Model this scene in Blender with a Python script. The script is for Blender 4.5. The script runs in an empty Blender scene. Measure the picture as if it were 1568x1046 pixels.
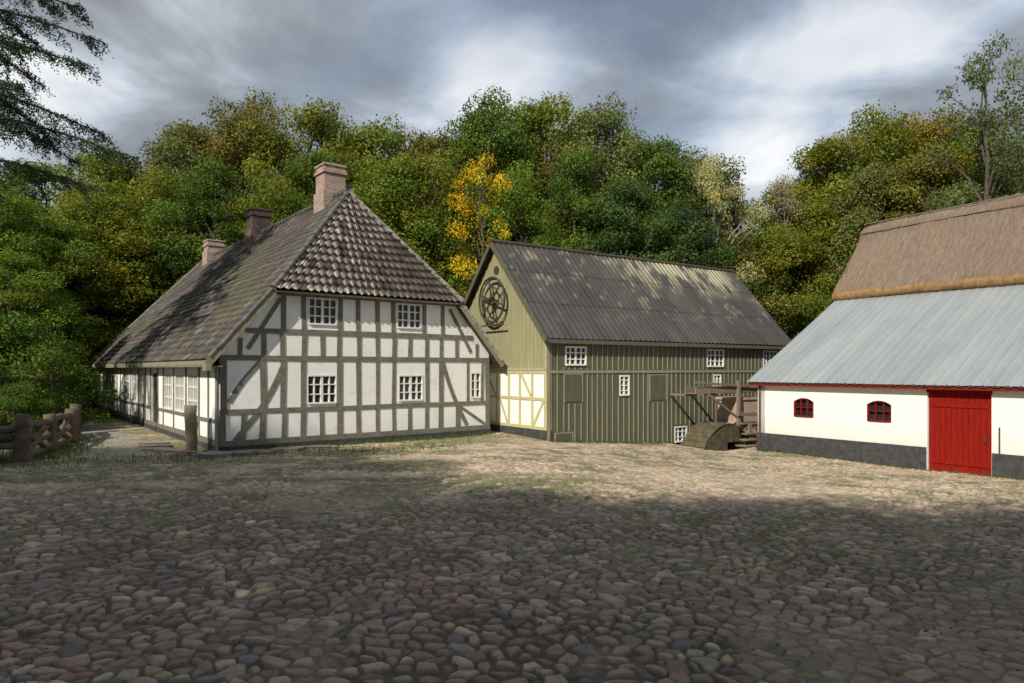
import bpy, math, random
import numpy as np
from mathutils import Vector, Matrix
random.seed(3); np.random.seed(3)
scene=bpy.context.scene
scene.view_settings.view_transform='Standard'
scene.view_settings.look='None'
scene.view_settings.exposure=0
COL=scene.collection

# ---------------------------------------------------------------- materials
class NT:
    def __init__(s,name):
        s.m=bpy.data.materials.new(name); s.m.use_nodes=True
        s.t=s.m.node_tree; s.n=s.t.nodes; s.b=s.n['Principled BSDF']; s.out=s.n['Material Output']
    def new(s,t,**k):
        n=s.n.new(t)
        for a,v in k.items(): setattr(n,a,v)
        return n
    def link(s,a,b): s.t.links.new(a,b)
    def coord(s): 
        return s.new('ShaderNodeTexCoord').outputs['Object']
    def noise(s,scale,detail=6,rough=.6,vec=None,stretch=None):
        n=s.new('ShaderNodeTexNoise'); n.inputs['Scale'].default_value=scale
        n.inputs['Detail'].default_value=detail; n.inputs['Roughness'].default_value=rough
        v=vec or s.coord()
        if stretch:
            mp=s.new('ShaderNodeMapping'); mp.inputs['Scale'].default_value=stretch
            s.link(v,mp.inputs[0]); v=mp.outputs[0]
        s.link(v,n.inputs['Vector']); return n.outputs['Fac']
    def ramp(s,fac,stops):
        r=s.new('ShaderNodeValToRGB'); e=r.color_ramp.elements
        while len(e)<len(stops): e.new(.5)
        for i,(p,c) in enumerate(stops):
            e[i].position=p; e[i].color=(c[0],c[1],c[2],1) if hasattr(c,'__len__') else (c,c,c,1)
        s.link(fac,r.inputs[0]); return r.outputs[0]
    def mix(s,f,a,b,mode='MIX'):
        m=s.new('ShaderNodeMix',data_type='RGBA',blend_type=mode)
        for sock,v in ((m.inputs[0],f),(m.inputs[6],a),(m.inputs[7],b)):
            if isinstance(v,bpy.types.NodeSocket): s.link(v,sock)
            elif hasattr(v,'__len__'): sock.default_value=(v[0],v[1],v[2],1)
            else: sock.default_value=v
        return m.outputs[2]
    def bump(s,h,strength=.5,dist=.02):
        b=s.new('ShaderNodeBump'); b.inputs['Strength'].default_value=strength; b.inputs['Distance'].default_value=dist
        s.link(h,b.inputs['Height']); s.link(b.outputs[0],s.b.inputs['Normal'])
    def attr(s,name='Col'):
        a=s.new('ShaderNodeAttribute'); a.attribute_name=name; return a.outputs['Color']
    def base(s,c,rough=.85):
        if isinstance(c,bpy.types.NodeSocket): s.link(c,s.b.inputs['Base Color'])
        else: s.b.inputs['Base Color'].default_value=(c[0],c[1],c[2],1)
        s.b.inputs['Roughness'].default_value=rough
        return s.m

def noisy(name,c1,c2,scale=4,rough=.85,bump=.3,bscale=30,stretch=None,dist=.01,spec=.5):
    t=NT(name); f=t.noise(scale,7,.65,stretch=stretch)
    t.bump(t.noise(bscale,5,.6,stretch=stretch),bump,dist); t.b.inputs['Specular IOR Level'].default_value=spec
    return t.base(t.ramp(f,[(.3,c1),(.7,c2)]),rough)

def mat_whitewash(name,c=(.80,.79,.76),dirt=(.50,.47,.40),bs=1.0):
    t=NT(name); co=t.coord()
    sp=t.new('ShaderNodeSeparateXYZ'); t.link(co,sp.inputs[0])
    ad=t.new('ShaderNodeMath',operation='ADD'); t.link(sp.outputs[0],ad.inputs[0]); t.link(sp.outputs[1],ad.inputs[1])
    cb=t.new('ShaderNodeCombineXYZ'); t.link(ad.outputs[0],cb.inputs[0]); t.link(sp.outputs[2],cb.inputs[1])
    br=t.new('ShaderNodeTexBrick'); t.link(cb.outputs[0],br.inputs['Vector'])
    br.inputs['Scale'].default_value=1; br.inputs['Brick Width'].default_value=.24; br.inputs['Row Height'].default_value=.075
    br.inputs['Mortar Size'].default_value=.008; br.inputs['Mortar Smooth'].default_value=.6
    br.inputs['Color1'].default_value=(.9,.9,.9,1); br.inputs['Color2'].default_value=(1,1,1,1); br.inputs['Mortar'].default_value=(.6,.6,.6,1)
    n=t.noise(2.2,8,.7); n2=t.noise(18,4,.6)
    colr=t.ramp(n,[(.28,dirt),(.46,c)])
    zz=t.new('ShaderNodeMapRange'); t.link(sp.outputs[2],zz.inputs[0]); zz.inputs[1].default_value=.1; zz.inputs[2].default_value=.8; zz.inputs[3].default_value=.55; zz.inputs[4].default_value=0
    mm=t.new('ShaderNodeMath',operation='MULTIPLY'); t.link(zz.outputs[0],mm.inputs[0]); t.link(n2,mm.inputs[1])
    colr=t.mix(mm.outputs[0],colr,(.36,.33,.25))
    colr=t.mix(.25*bs,colr,br.outputs['Color'],'MULTIPLY')
    h=t.mix(.35,br.outputs['Color'],n2)
    t.bump(h,.6*bs,.014)
    return t.base(colr,.9)

M={}
M['white']=mat_whitewash('whitewashed_brick',(.88,.875,.85),(.68,.65,.58))
M['render']=mat_whitewash('white_render',(.85,.84,.81),(.74,.72,.67),.25)
M['timber']=noisy('weathered_timber',(.105,.102,.076),(.215,.21,.165),6,.85,.5,40,(1,1,1))
M['cream_timber']=noisy('cream_timber',(.40,.37,.18),(.55,.50,.28),5)
M['frame']=noisy('white_window_paint',(.68,.68,.64),(.82,.82,.79),8,.6)
M['plinth']=noisy('tarred_plinth',(.022,.023,.026),(.07,.072,.075),5,.8,.6,25,dist=.02)
M['olive']=noisy('olive_board',(.072,.074,.045),(.120,.118,.074),3,.8,.4,20,(3,3,.4))
M['olive_light']=noisy('olive_batten',(.20,.20,.13),(.30,.295,.20),3,.8,.3,20,(3,3,.4))
M['yellow_board']=noisy('yellow_green_board',(.225,.215,.115),(.32,.305,.175),2.5,.8,.3,20,(3,3,.4))
M['yellow_batten']=noisy('yellow_batten',(.31,.295,.175),(.41,.385,.24),2.5,.8,.3,20,(3,3,.4))
M['iron']=noisy('rusty_iron',(.03,.025,.02),(.09,.06,.04),10,.7)
M['red']=noisy('red_paint',(.17,.006,.003),(.29,.012,.006),3,.85,.3,20,(6,6,.5),spec=.15)
M['darkred']=noisy('dark_red_paint',(.12,.010,.007),(.20,.018,.012),3,.8,.3,20,spec=.2)
M['oldwood']=noisy('old_wood',(.12,.095,.065),(.27,.22,.15),5,.9,.7,25,(4,4,1))
M['postwood']=noisy('post_wood',(.13,.105,.07),(.26,.21,.145),5,.9,.9,22,(4,4,1),.03)
M['mosswood']=noisy('mossy_wood',(.04,.042,.020),(.14,.11,.065),4,.95,.9,18,dist=.03)
M['moss_rail']=noisy('weathered_log',(.05,.04,.03),(.17,.13,.09),4,.95,.9,18,dist=.02)
M['slab']=noisy('stone_slab',(.16,.14,.11),(.32,.28,.23),3,.9,.7,14)
M['bark']=noisy('bark',(.045,.036,.026),(.15,.125,.095),3,.95,.9,12,(3,3,.8),.04)
M['birch_bark']=noisy('birch_bark',(.14,.12,.10),(.42,.39,.35),2.5,.9,.5,12,(1,1,3),.02)
M['deck']=noisy('roof_underlay',(.04,.035,.03),(.08,.07,.055),3)
M['verge']=noisy('verge_board',(.17,.165,.105),(.30,.285,.19),5,.8)
M['pipe']=noisy('grey_pipe',(.16,.16,.15),(.28,.28,.27),5,.6)
t=NT('window_glass'); t.base(t.ramp(t.noise(.8,2),[(.3,(.008,.01,.012)),(.7,(.03,.035,.035))]),.06); t.bump(t.noise(3,2),.15,.02); M['glass']=t.m
def mat_brick(name,c1,c2,mort):
    t=NT(name); co=t.coord()
    sp=t.new('ShaderNodeSeparateXYZ'); t.link(co,sp.inputs[0])
    ad=t.new('ShaderNodeMath',operation='ADD'); t.link(sp.outputs[0],ad.inputs[0]); t.link(sp.outputs[1],ad.inputs[1])
    cb=t.new('ShaderNodeCombineXYZ'); t.link(ad.outputs[0],cb.inputs[0]); t.link(sp.outputs[2],cb.inputs[1])
    br=t.new('ShaderNodeTexBrick'); t.link(cb.outputs[0],br.inputs['Vector'])
    br.inputs['Scale'].default_value=1; br.inputs['Brick Width'].default_value=.22; br.inputs['Row Height'].default_value=.075; br.inputs['Mortar Size'].default_value=.011
    br.inputs['Color1'].default_value=(*c1,1); br.inputs['Color2'].default_value=(*c2,1); br.inputs['Mortar'].default_value=(*mort,1)
    c=t.mix(.6,br.outputs['Color'],t.ramp(t.noise(5,6,.7),[(.3,.35),(.65,1.0)]),'MULTIPLY')
    t.bump(t.noise(35,4),.6,.01)
    return t.base(c,.9)
M['brick']=mat_brick('chimney_brick',(.34,.19,.14),(.44,.30,.24),(.45,.42,.37))
M['brick_dark']=mat_brick('sooty_brick',(.12,.07,.055),(.17,.10,.08),(.15,.13,.12))
M['pier']=mat_brick('pier_brick',(.44,.26,.20),(.58,.44,.36),(.5,.45,.4))
def mat_attr(name,scale,lo,hi,rough=.85,bs=.4,bscale=40,dist=.008,lichen=None):
    t=NT(name); a=t.attr()
    n=t.ramp(t.noise(scale,7,.7),[(.3,lo),(.7,hi)])
    c=t.mix(1.0,a,n,'MULTIPLY')
    if lichen:
        f=t.ramp(t.noise(lichen[1],9,.75),[(lichen[2],0),(lichen[3],1)])
        c=t.mix(f,c,lichen[0])
    t.bump(t.noise(bscale,5,.65),bs,dist)
    return t.base(c,rough)
M['tiles']=mat_attr('clay_tiles',1.1,.60,1.35,lichen=((.12,.12,.09),2.4,.58,.80))
M['tiles_hip']=mat_attr('clay_tiles_gable',1.5,.75,1.25,lichen=((.11,.10,.075),3.0,.64,.86))
M['sheet']=mat_attr('tarred_sheet_roof',.9,.75,1.25,.65,.3,25,.01)
t=NT('zinc_roof'); c=t.ramp(t.noise(.7,6,.6,stretch=(2,.35,.35)),[(.3,(.25,.285,.30)),(.7,(.35,.38,.39))]); t.b.inputs['Metallic'].default_value=.15
c=t.mix(t.ramp(t.noise(2.5,8,.75,stretch=(2,.5,.5)),[(.50,0),(.78,.65)]),c,(.23,.22,.195)); t.base(c,.5); M['zinc']=t.m
t=NT('thatch'); f=t.noise(3,8,.75,stretch=(6,1.0,1.0)); f2=t.noise(.7,5,.6)
c=t.mix(f2,t.ramp(f,[(.3,(.10,.072,.050)),(.65,(.29,.22,.165))]),t.ramp(f,[(.3,(.17,.12,.085)),(.7,(.37,.285,.21))]))
t.bump(t.noise(14,8,.8,stretch=(5,1,1)),1.0,.06); t.base(c,1.0); M['thatch']=t.m
M['thatch_edge']=noisy('thatch_cut_edge',(.20,.11,.045),(.38,.24,.11),6,1,.9,40,dist=.03)
t=NT('cobblestone'); a=t.attr(); n=t.ramp(t.noise(9,8,.7),[(.25,.68),(.75,1.3)])
c=t.mix(1,a,n,'MULTIPLY'); c=t.mix(.5,c,t.ramp(t.noise(.5,4,.6),[(.3,.8),(.7,1.2)]),'MULTIPLY')
t.bump(t.noise(30,7,.75),.85,.016); t.base(c,.85); M['cobble']=t.m
t=NT('forest_floor'); c=t.ramp(t.noise(.6,8,.7),[(.3,(.045,.06,.02)),(.55,(.08,.085,.03)),(.75,(.12,.09,.05))]); t.bump(t.noise(6,8),.8,.08); t.base(c,1); M['soil']=t.m
t=NT('water'); t.bump(t.noise(6,3),.3,.02); t.base((.012,.016,.012),.05); M['water']=t.m
def mat_leaf(name,trans=.35):
    t=NT(name); a=t.attr(); oi=t.new('ShaderNodeObjectInfo')
    c=t.mix(1,a,oi.outputs['Color'],'MULTIPLY'); t.base(c,.65); t.b.inputs['Specular IOR Level'].default_value=.2
    tr=t.new('ShaderNodeBsdfTranslucent'); t.link(c,tr.inputs[0]); ms=t.new('ShaderNodeMixShader'); ms.inputs[0].default_value=trans
    t.link(t.b.outputs[0],ms.inputs[1]); t.link(tr.outputs[0],ms.inputs[2]); t.link(ms.outputs[0],t.out.inputs[0]); return t.m
M['leaf']=mat_leaf('leaf'); M['needle']=mat_leaf('needle',.15)

# ---------------------------------------------------------------- mesh helpers
def fast_mesh(name,V,F,col=None,smooth=False,mats=(),mi=None,obj=True,parent=None):
    V=np.asarray(V,dtype=np.float32); F=np.asarray(F,dtype=np.int32); k=F.shape[1]
    me=bpy.data.meshes.new(name)
    me.vertices.add(len(V)); me.vertices.foreach_set('co',V.ravel())
    me.loops.add(F.size); me.loops.foreach_set('vertex_index',F.ravel())
    me.polygons.add(len(F)); me.polygons.foreach_set('loop_start',np.arange(0,F.size,k,dtype=np.int32))
    for m in mats: me.materials.append(m)
    if mi is not None: me.polygons.foreach_set('material_index',np.asarray(mi,dtype=np.int32))
    me.polygons.foreach_set('use_smooth',np.full(len(F),smooth))
    if col is not None:
        a=me.color_attributes.new('Col','FLOAT_COLOR','POINT')
        c=np.ones((len(V),4),dtype=np.float32); c[:,:3]=col; a.data.foreach_set('color',c.ravel())
    me.update(calc_edges=True)
    if not obj: return me
    o=bpy.data.objects.new(name,me); COL.objects.link(o)
    if parent: o.parent=parent
    return o

ID=lambda a,n,z:(a,n,z)
class MB:
    def __init__(s,T=ID): s.v=[];s.f=[];s.T=T
    def box(s,a0,a1,n0,n1,z0,z1,T=None):
        T=T or s.T; b=len(s.v)
        for z in(z0,z1):
            for (a,n) in((a0,n0),(a1,n0),(a1,n1),(a0,n1)): s.v.append(T(a,n,z))
        for q in((3,2,1,0),(4,5,6,7),(0,1,5,4),(1,2,6,5),(2,3,7,6),(3,0,4,7)): s.f.append(tuple(b+i for i in q))
    def beam(s,p,q,w,t,nrm):
        p=Vector(p);q=Vector(q);d=(q-p).normalized();n=Vector(nrm).normalized();w_=d.cross(n).normalized()*w/2;n_=n*t/2
        b=len(s.v)
        for c in(p,q):
            for k in(-w_-n_,w_-n_,w_+n_,-w_+n_): s.v.append(tuple(c+k))
        for f in((3,2,1,0),(4,5,6,7),(0,1,5,4),(1,2,6,5),(2,3,7,6),(3,0,4,7)): s.f.append(tuple(b+i for i in f))
    def prism(s,pts,n0,n1,T=None):
        T=T or s.T; b=len(s.v);k=len(pts)
        for n in(n0,n1):
            for a,z in pts: s.v.append(T(a,n,z))
        s.f.append(tuple(range(b,b+k))); s.f.append(tuple(range(b+2*k-1,b+k-1,-1)))
        for i in range(k): s.f.append((b+i,b+(i+1)%k,b+k+(i+1)%k,b+k+i))
    def tube(s,pts,rad,n=10,cap=True):
        V,F=tube(pts,rad,n); b=len(s.v); s.v+= [tuple(x) for x in V]; s.f+=[tuple(int(i)+b for i in f) for f in F]
        if cap:
            s.f.append(tuple(range(b,b+n))); e=len(s.v); s.f.append(tuple(range(e-n,e)))
    def obj(s,name,mat,parent=None,bevel=0,smooth=False):
        me=bpy.data.meshes.new(name); me.from_pydata(s.v,[],s.f); me.materials.append(mat); me.update()
        o=bpy.data.objects.new(name,me); COL.objects.link(o)
        if parent: o.parent=parent
        if smooth:
            for p in me.polygons: p.use_smooth=True
        if bevel:
            m=o.modifiers.new('b','BEVEL'); m.width=bevel; m.segments=1; m.limit_method='ANGLE'
        return o
def tube(pts,rad,n=7):
    pts=[Vector(p) for p in pts]; V=[];F=[]
    for i,p in enumerate(pts):
        d=(pts[min(i+1,len(pts)-1)]-pts[max(i-1,0)]).normalized()
        a=d.orthogonal().normalized() if abs(d.z)<.9 else Vector((1,0,0)); a=(a-d*a.dot(d)).normalized(); b=d.cross(a)
        for k in range(n):
            th=2*math.pi*k/n; V.append(p+(a*math.cos(th)+b*math.sin(th))*rad[i])
    for i in range(len(pts)-1):
        for k in range(n): F.append((i*n+k,i*n+(k+1)%n,(i+1)*n+(k+1)%n,(i+1)*n+k))
    return V,F
def empty(name,loc,rz):
    e=bpy.data.objects.new(name,None); COL.objects.link(e); e.location=loc; e.rotation_euler=(0,0,rz); return e
def H2(i,j,s=0.):
    x=np.sin(i*127.1+j*311.7+s*74.7)*43758.5453; return x-np.floor(x)
def sm(x,a,b):
    t=np.clip((x-a)/(b-a),0,1); return t*t*(3-2*t)
def vnoise(x,y,s=0.):
    i=np.floor(x);j=np.floor(y);fx=x-i;fy=y-j;fx=fx*fx*(3-2*fx);fy=fy*fy*(3-2*fy)
    return (H2(i,j,s)*(1-fx)+H2(i+1,j,s)*fx)*(1-fy)+(H2(i,j+1,s)*(1-fx)+H2(i+1,j+1,s)*fx)*fy
def fbm(x,y,s=0.,o=4):
    r=0;a=.5
    for k in range(o): r=r+a*vnoise(x*2**k,y*2**k,s+k); a*=.5
    return r/(1-.5**o)
def wall(mb,a0,a1,z0,z1,holes,T,th=.22,eps=0):
    A=sorted({a0,a1,*[h[0] for h in holes],*[h[1] for h in holes]}); Z=sorted({z0,z1,*[h[2] for h in holes],*[h[3] for h in holes]})
    for i in range(len(A)-1):
        for j in range(len(Z)-1):
            ca=(A[i]+A[i+1])/2;cz=(Z[j]+Z[j+1])/2
            if any(h[0]<ca<h[1] and h[2]<cz<h[3] for h in holes): continue
            mb.box(A[i],A[i+1],-th,0,Z[j],Z[j+1],T)
def window(fr,gl,T,a0,a1,z0,z1,nx,nz,fw=.05,mw=.022,rec=.06,casing=True,mull=True):
    gl.box(a0,a1,-rec-.03,-rec-.015,z0,z1,T)
    n0,n1=-rec-.01,-.004 if not casing else .018
    fr.box(a0+.001,a0+fw,n0,n1,z0,z1,T); fr.box(a1-fw,a1-.001,n0,n1,z0,z1,T)
    fr.box(a0+fw,a1-fw,n0,n1,z1-fw,z1-.001,T); fr.box(a0+fw,a1-fw,n0,n1+.03,z0,z0+fw,T)
    for i in range(1,nx):
        c=a0+(a1-a0)*i/nx; w=mw*1.9 if (mull and nx%2==0 and i==nx//2) else mw
        fr.box(c-w,c+w,n0,n1-.022,z0+fw,z1-fw,T)
    for j in range(1,nz):
        c=z0+(z1-z0)*j/nz; fr.box(a0+fw,a1-fw,n0,n1-.026,c-mw*.8,c+mw*.8,T)
def patch(name,O,U,V,vmax,lf,rf,rows,du,hf,cf,mat,parent,smooth=True,flip=False):
    O=np.array(O,float);U=np.array(U,float);V=np.array(V,float);V/=np.linalg.norm(V);N=np.cross(U,V)
    if N[2]<0:N=-N
    rows=np.array([r for r in rows if r<=vmax]+[vmax]); W=max(rf(v)-lf(v) for v in rows); m=int(W/du)+2
    l=np.array([lf(v) for v in rows]);r=np.array([rf(v) for v in rows])
    tt=np.linspace(0,1,m); uu=l[:,None]+(r-l)[:,None]*tt[None]; vv=np.repeat(rows[:,None],m,1)
    h=hf(uu,vv); P=O+uu[...,None]*U+vv[...,None]*V+h[...,None]*N
    idx=np.arange(len(rows)*m).reshape(len(rows),m)
    F=np.stack([idx[:-1,:-1],idx[:-1,1:],idx[1:,1:],idx[1:,:-1]],-1).reshape(-1,4)
    c=cf(uu,vv).reshape(-1,3)
    return fast_mesh(name,P.reshape(-1,3),F,c,smooth,[mat],parent=parent)

# ---------------------------------------------------------------- terrain
MA=math.radians(34.8); mc,ms_=math.cos(MA),math.sin(MA)
def ground(x,y):
    g=-.6*sm(x,-1.,8.)*sm(y,5,21)
    lx=(x-1.21)*mc+(y-23.4)*ms_; ly=-(x-1.21)*ms_+(y-23.4)*mc
    g=g-1.5*sm(lx,5.9,6.9)*sm(ly,-2.5,-1.9)*(1-sm(lx,15,18))
    g=g+9*sm(y,44,95)+.05*(fbm(x*.25,y*.25,5)-.5)*2
    g=g+5*sm(-x,32,60)
    return g
xs=np.concatenate([np.linspace(-140,-30,40),np.linspace(-29,30,120),np.linspace(32,140,40)])
ys=np.concatenate([np.linspace(-60,-6,20),np.linspace(-5,48,110),np.linspace(50,220,60)])
X,Y=np.meshgrid(xs,ys); Z=ground(X,Y)-.09
idx=np.arange(X.size).reshape(X.shape)
F=np.stack([idx[:-1,:-1],idx[:-1,1:],idx[1:,1:],idx[1:,:-1]],-1).reshape(-1,4)
fast_mesh('ground',np.stack([X,Y,Z],-1).reshape(-1,3),F,None,True,[M['soil']])

# cobbled yard
ny=700; nx=1200
yy=np.exp(np.linspace(math.log(3.0),math.log(33.),ny)); uu=np.linspace(-1,1,nx)
Y=np.repeat(yy[:,None],nx,1); X=uu[None]*(Y*.92+1.0)
wx=X+.22*(fbm(X*1.1,Y*1.1,1)-.5)+.25*np.sin(Y*.35)+.03*(fbm(X*6,Y*6,61)-.5); wy=Y+.22*(fbm(X*1.1,Y*1.1,2)-.5)+.2*np.sin(X*.4)+.03*(fbm(X*6,Y*6,62)-.5)
sx,sy=.198,.146
ci=np.floor(wx/sx);cj=np.floor(wy/sy)
F1=np.full(X.shape,9.);F2=np.full(X.shape,9.);I=np.zeros(X.shape);J=np.zeros(X.shape);DX=np.zeros(X.shape);DY=np.zeros(X.shape)
for di in(-1,0,1):
    for dj in(-1,0,1):
        i=ci+di;j=cj+dj
        px=(i+.5+.5*(j%2)+.85*(H2(i,j,1)-.5))*sx; py=(j+.5+.80*(H2(i,j,2)-.5))*sy
        dx=wx-px;dy=wy-py
        ax=.55+.9*H2(i,j,13); sk=(H2(i,j,14)-.5)*.9
        d=np.sqrt(dx*dx*ax+dy*dy*1.25+sk*dx*dy)-.060*H2(i,j,3)**2
        n1=d<F1
        F2=np.where(n1,F1,np.minimum(F2,d)); 
        I=np.where(n1,i,I);J=np.where(n1,j,J);DX=np.where(n1,dx,DX);DY=np.where(n1,dy,DY);F1=np.where(n1,d,F1)
edge=(F2-F1)*.5
edge=edge+.011*(fbm(X*18,Y*18,4,3)-.5)
r1=H2(I,J,5);r2=H2(I,J,6);r3=H2(I,J,7);r4=H2(I,J,8)
wide=.012*sm(fbm(X*.8,Y*.8,71),.4,.7)
stone=sm(edge,.003+wide,.018+wide)
dirt=np.clip(sm(fbm(X*.35+3,Y*.35,9),.56,.74)*.9+sm(fbm(X*1.3,Y*1.3,19),.56,.70)*.8+sm(-X-Y*.42,.6,3.5)*sm(Y,13,18)*.8,0,1)
h=stone*(.020+.020*r1)+.009*sm(edge,.012,.07)+ stone*((r2-.5)*.32*DX+(r3-.5)*.32*DY)
h=h*(1-.62*dirt)+.014*(fbm(X*9,Y*9,11,3))+.008*fbm(X*30,Y*30,12,2)+.018*dirt+.05*(fbm(X*.7,Y*.7,66)-.5)
h=h*(1-.45*sm(Y,13,20))
Z=ground(X,Y)+h-.03*sm(Y,27,33)
pal=np.array([[.275,.195,.145],[.255,.21,.17],[.305,.205,.155],[.36,.28,.21],[.175,.155,.145],[.29,.225,.165],[.40,.325,.25]])
pi=np.clip((r4*7).astype(int),0,6); c=pal[pi]*(.66+.52*r1)[...,None]
c=c*(.80+.4*fbm(X*14,Y*14,20,3))[...,None]
band=sm(-X+Y*.15,-2.,3.)*sm(Y,11.5,14.5)
moss=sm(fbm(X*.5,Y*.7,30),.47,.63)*sm(fbm(X*3,Y*3,31),.35,.6)*.9
moss=np.clip(moss+.75*sm(-X-Y*.25,1.,4.)*sm(Y,13,17)*sm(fbm(X*1.2,Y*1.6,33),.36,.57)+band*sm(fbm(X*.40,Y*1.3,37),.48,.60)*.8,0,1)
gapc=np.array([.105,.080,.055])*(1-moss[...,None])+np.array([.06,.085,.02])*moss[...,None]
c=gapc*(1-stone[...,None])+c*stone[...,None]
dc=(np.array([.20,.150,.105])+np.array([.11,.09,.06])*sm(Y,9,14)[...,None])*(.7+.6*fbm(X*5,Y*5,22))[...,None]
k=(dirt*.65*(fbm(X*4,Y*4,24)>.38))[...,None]; c=c*(1-k)+dc*k
k=(.66*sm(Y,10.5,15.)*(1-.8*moss))[...,None]; c=c*(1-k)+np.array([.60,.48,.335])*k*(.7+.5*r1[...,None])*(.55+.45*stone[...,None])  # sandy lightening of the sunlit band; sun brightness painted into the stone colour
k=(moss*sm(fbm(X*7,Y*7,35,3),.40,.58)*.8*(sm(Y,7,12)*.75+.25))[...,None]; c=c*(1-k)+np.array([.11,.14,.035])*k
# grey worn path beside the long wall of the house
px_=(X+9.4)*(-.616)+(Y-19.3)*.788; pd=-((X+9.4)*.788+(Y-19.3)*.616)
k=(.75*sm(pd,.0,.5)*(1-sm(pd,1.6,2.4))*sm(px_,-1.5,.5))[...,None]; c=c*(1-k)+np.array([.25,.23,.20])*k*(.75+.5*fbm(X*5,Y*5,81))[...,None]
idx=np.arange(X.size).reshape(X.shape)
F=np.stack([idx[:-1,:-1],idx[:-1,1:],idx[1:,1:],idx[1:,:-1]],-1).reshape(-1,4)
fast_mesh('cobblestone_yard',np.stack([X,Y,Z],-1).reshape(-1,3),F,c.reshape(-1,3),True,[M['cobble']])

# ---------------------------------------------------------------- half-timbered house
house=empty('half_timbered_house',(-8.26,19.3,0),math.radians(38))
W,L=9.4,25.0
Tg=lambda a,n,z:(a,-n,z)
Tl=lambda a,n,z:(-n,a,z)
Tr=lambda a,n,z:(W+n,a,z)
w=MB(); fr=MB(); gl=MB(); tb=MB(); pl=MB()
gwin=[(2.52,3.50,1.32,2.22),(5.66,6.62,1.32,2.20),(8.58,9.04,1.35,2.28)]
uwin=[(2.56,3.50,3.76,4.60),(5.60,6.54,3.76,4.60)]
wall(w,0,W,.2,2.73,gwin,Tg); 
wall(w,1.55,W-1.55,2.73,4.72,uwin,Tg)
w.prism([(0,2.73),(1.55,2.73),(1.55,4.72),(0,2.95)],-.22,0,Tg); w.prism([(W-1.55,2.73),(W,2.73),(W,2.95),(W-1.55,4.72)],-.22,0,Tg)
for g in gwin[:2]+uwin: window(fr,gl,Tg,*g,4,3)
window(fr,gl,Tg,*gwin[2],2,3)
lw=[(2.4,3.7),(4.2,5.5),(6.0,7.3),(11,12.2),(12.8,14),(14.6,15.8),(18.2,19.4),(21.5,22.7)]
lh=[(a,b,.95,2.25) for a,b in lw]; door=(8.5,9.7,.15,2.25)
wall(w,.22,L,.2,2.73,lh+[door],Tl)
for g in lh: window(fr,gl,Tl,*g,4,3)
wall(w,.22,L,.2,2.73,[],Tr); w.box(0,W,L-.2,L-.001,.2,2.73)
w.obj('walls',M['white'],house)
def post(a,z0,z1,T,wd=.15,n=.022):
    o1,o2=random.uniform(-.018,.018),random.uniform(-.018,.018); w1,w2=wd*random.uniform(.9,1.08),wd*random.uniform(.9,1.08)
    tb.prism([(a+o1-w1/2,z0),(a+o1+w1/2,z0),(a+o2+w2/2,z1),(a+o2-w2/2,z1)],-.03,n,T)
def rail(a0,a1,z,T,wd=.14,n=.026):
    N=max(2,int((a1-a0)/1.6)); top=[];bot=[]
    for i in range(N+1):
        a=a0+(a1-a0)*i/N; dz=random.uniform(-.010,.010); dw=wd*random.uniform(.93,1.07)/2
        bot.append((a,z-dw+dz)); top.append((a,z+dw+dz))
    tb.prism(bot+top[::-1],-.03,n,T)
rail(-.03,W+.03,.27,Tg,.16,.03); rail(.0,W,2.72,Tg); rail(.72,W-.72,3.52,Tg); rail(0,W,1.17,Tg,.13)
rail(1.5,W-1.5,4.68,Tg,.14)
cols=[.08,1.21,1.80,2.43,3.59,4.23,4.90,5.50,6.78,7.35,8.05,8.48,W-.08]
jit=lambda:random.uniform(-.025,.025)
for a in cols:
    wd=random.uniform(.12,.18)
    if a in(8.48,): post(a,1.22,2.67,Tg,.1); continue
    if a in(8.05,): post(a,.33,1.12,Tg,wd); continue
    post(a,1.215,2.67,Tg,wd)
    post(a+jit(),.33,1.125,Tg,wd)
for a in [3.0,6.1,.65]: post(a,.33,1.125,Tg,.13)
post(9.1,1.22,2.67,Tg,.09)
for a in [1.21,1.80,2.43,3.0,3.59,4.23,4.9,5.5,6.1,6.78,7.35,8.0]: post(a+jit(),2.77,3.47,Tg,.14)
for a in [1.82,2.43,3.62,4.23,4.9,5.48,6.66,7.4]: post(a,3.57,4.63,Tg,.14)
for a in[.55,W-.55]: post(a,2.77,3.3,Tg,.12)
def brace(a0,z0,a1,z1,wd=.15,cur=.06,T=Tg,nrm=(0,1,0)):
    pts=[]
    for i in range(7):
        f=i/6; pts.append((a0+(a1-a0)*f+cur*math.sin(math.pi*f)*3,z0+(z1-z0)*f))
    for i in range(6):
        p=T(pts[i][0],.006,pts[i][1]);q=T(pts[i+1][0],.006,pts[i+1][1]); 
        pp=Vector(p);qq=Vector(q);d=(qq-pp)*.04
        tb.beam(pp-d,qq+d,wd,.026+.0008*i,nrm)
brace(.42,.35,1.78,2.45,.17,.05); brace(1.12,2.6,.25,1.45,.14,-.02)
brace(1.72,4.5,.78,3.0,.13,0); 
brace(7.42,2.6,8.42,.4,.15,-.03); brace(W-1.7,4.5,W-.8,3.0,.13,0); brace(8.15,1.05,9.2,.4,.11,.0)
rail(.0,L,.27,Tl,.16,.03); rail(.0,L,2.6,Tl,.16)
pa=[.1,1.2,2.28,3.95,5.75,7.45,8.4,9.8,10.85,12.4,14.3,15.95,17.1,18.05,19.6,20.4,21.35,22.85,24,24.9]
for a in pa: post(a,.34,2.53,Tl,.14)
for i in range(len(pa)-1):
    if abs(pa[i]-8.4)<.01: continue
    rail(pa[i]+.075,pa[i+1]-.075,.88,Tl,.11,.018)
tb.obj('timber_frame',M['timber'],house,.006)
fr.obj('window_frames',M['frame'],house); gl.obj('window_panes',M['glass'],house)
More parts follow.
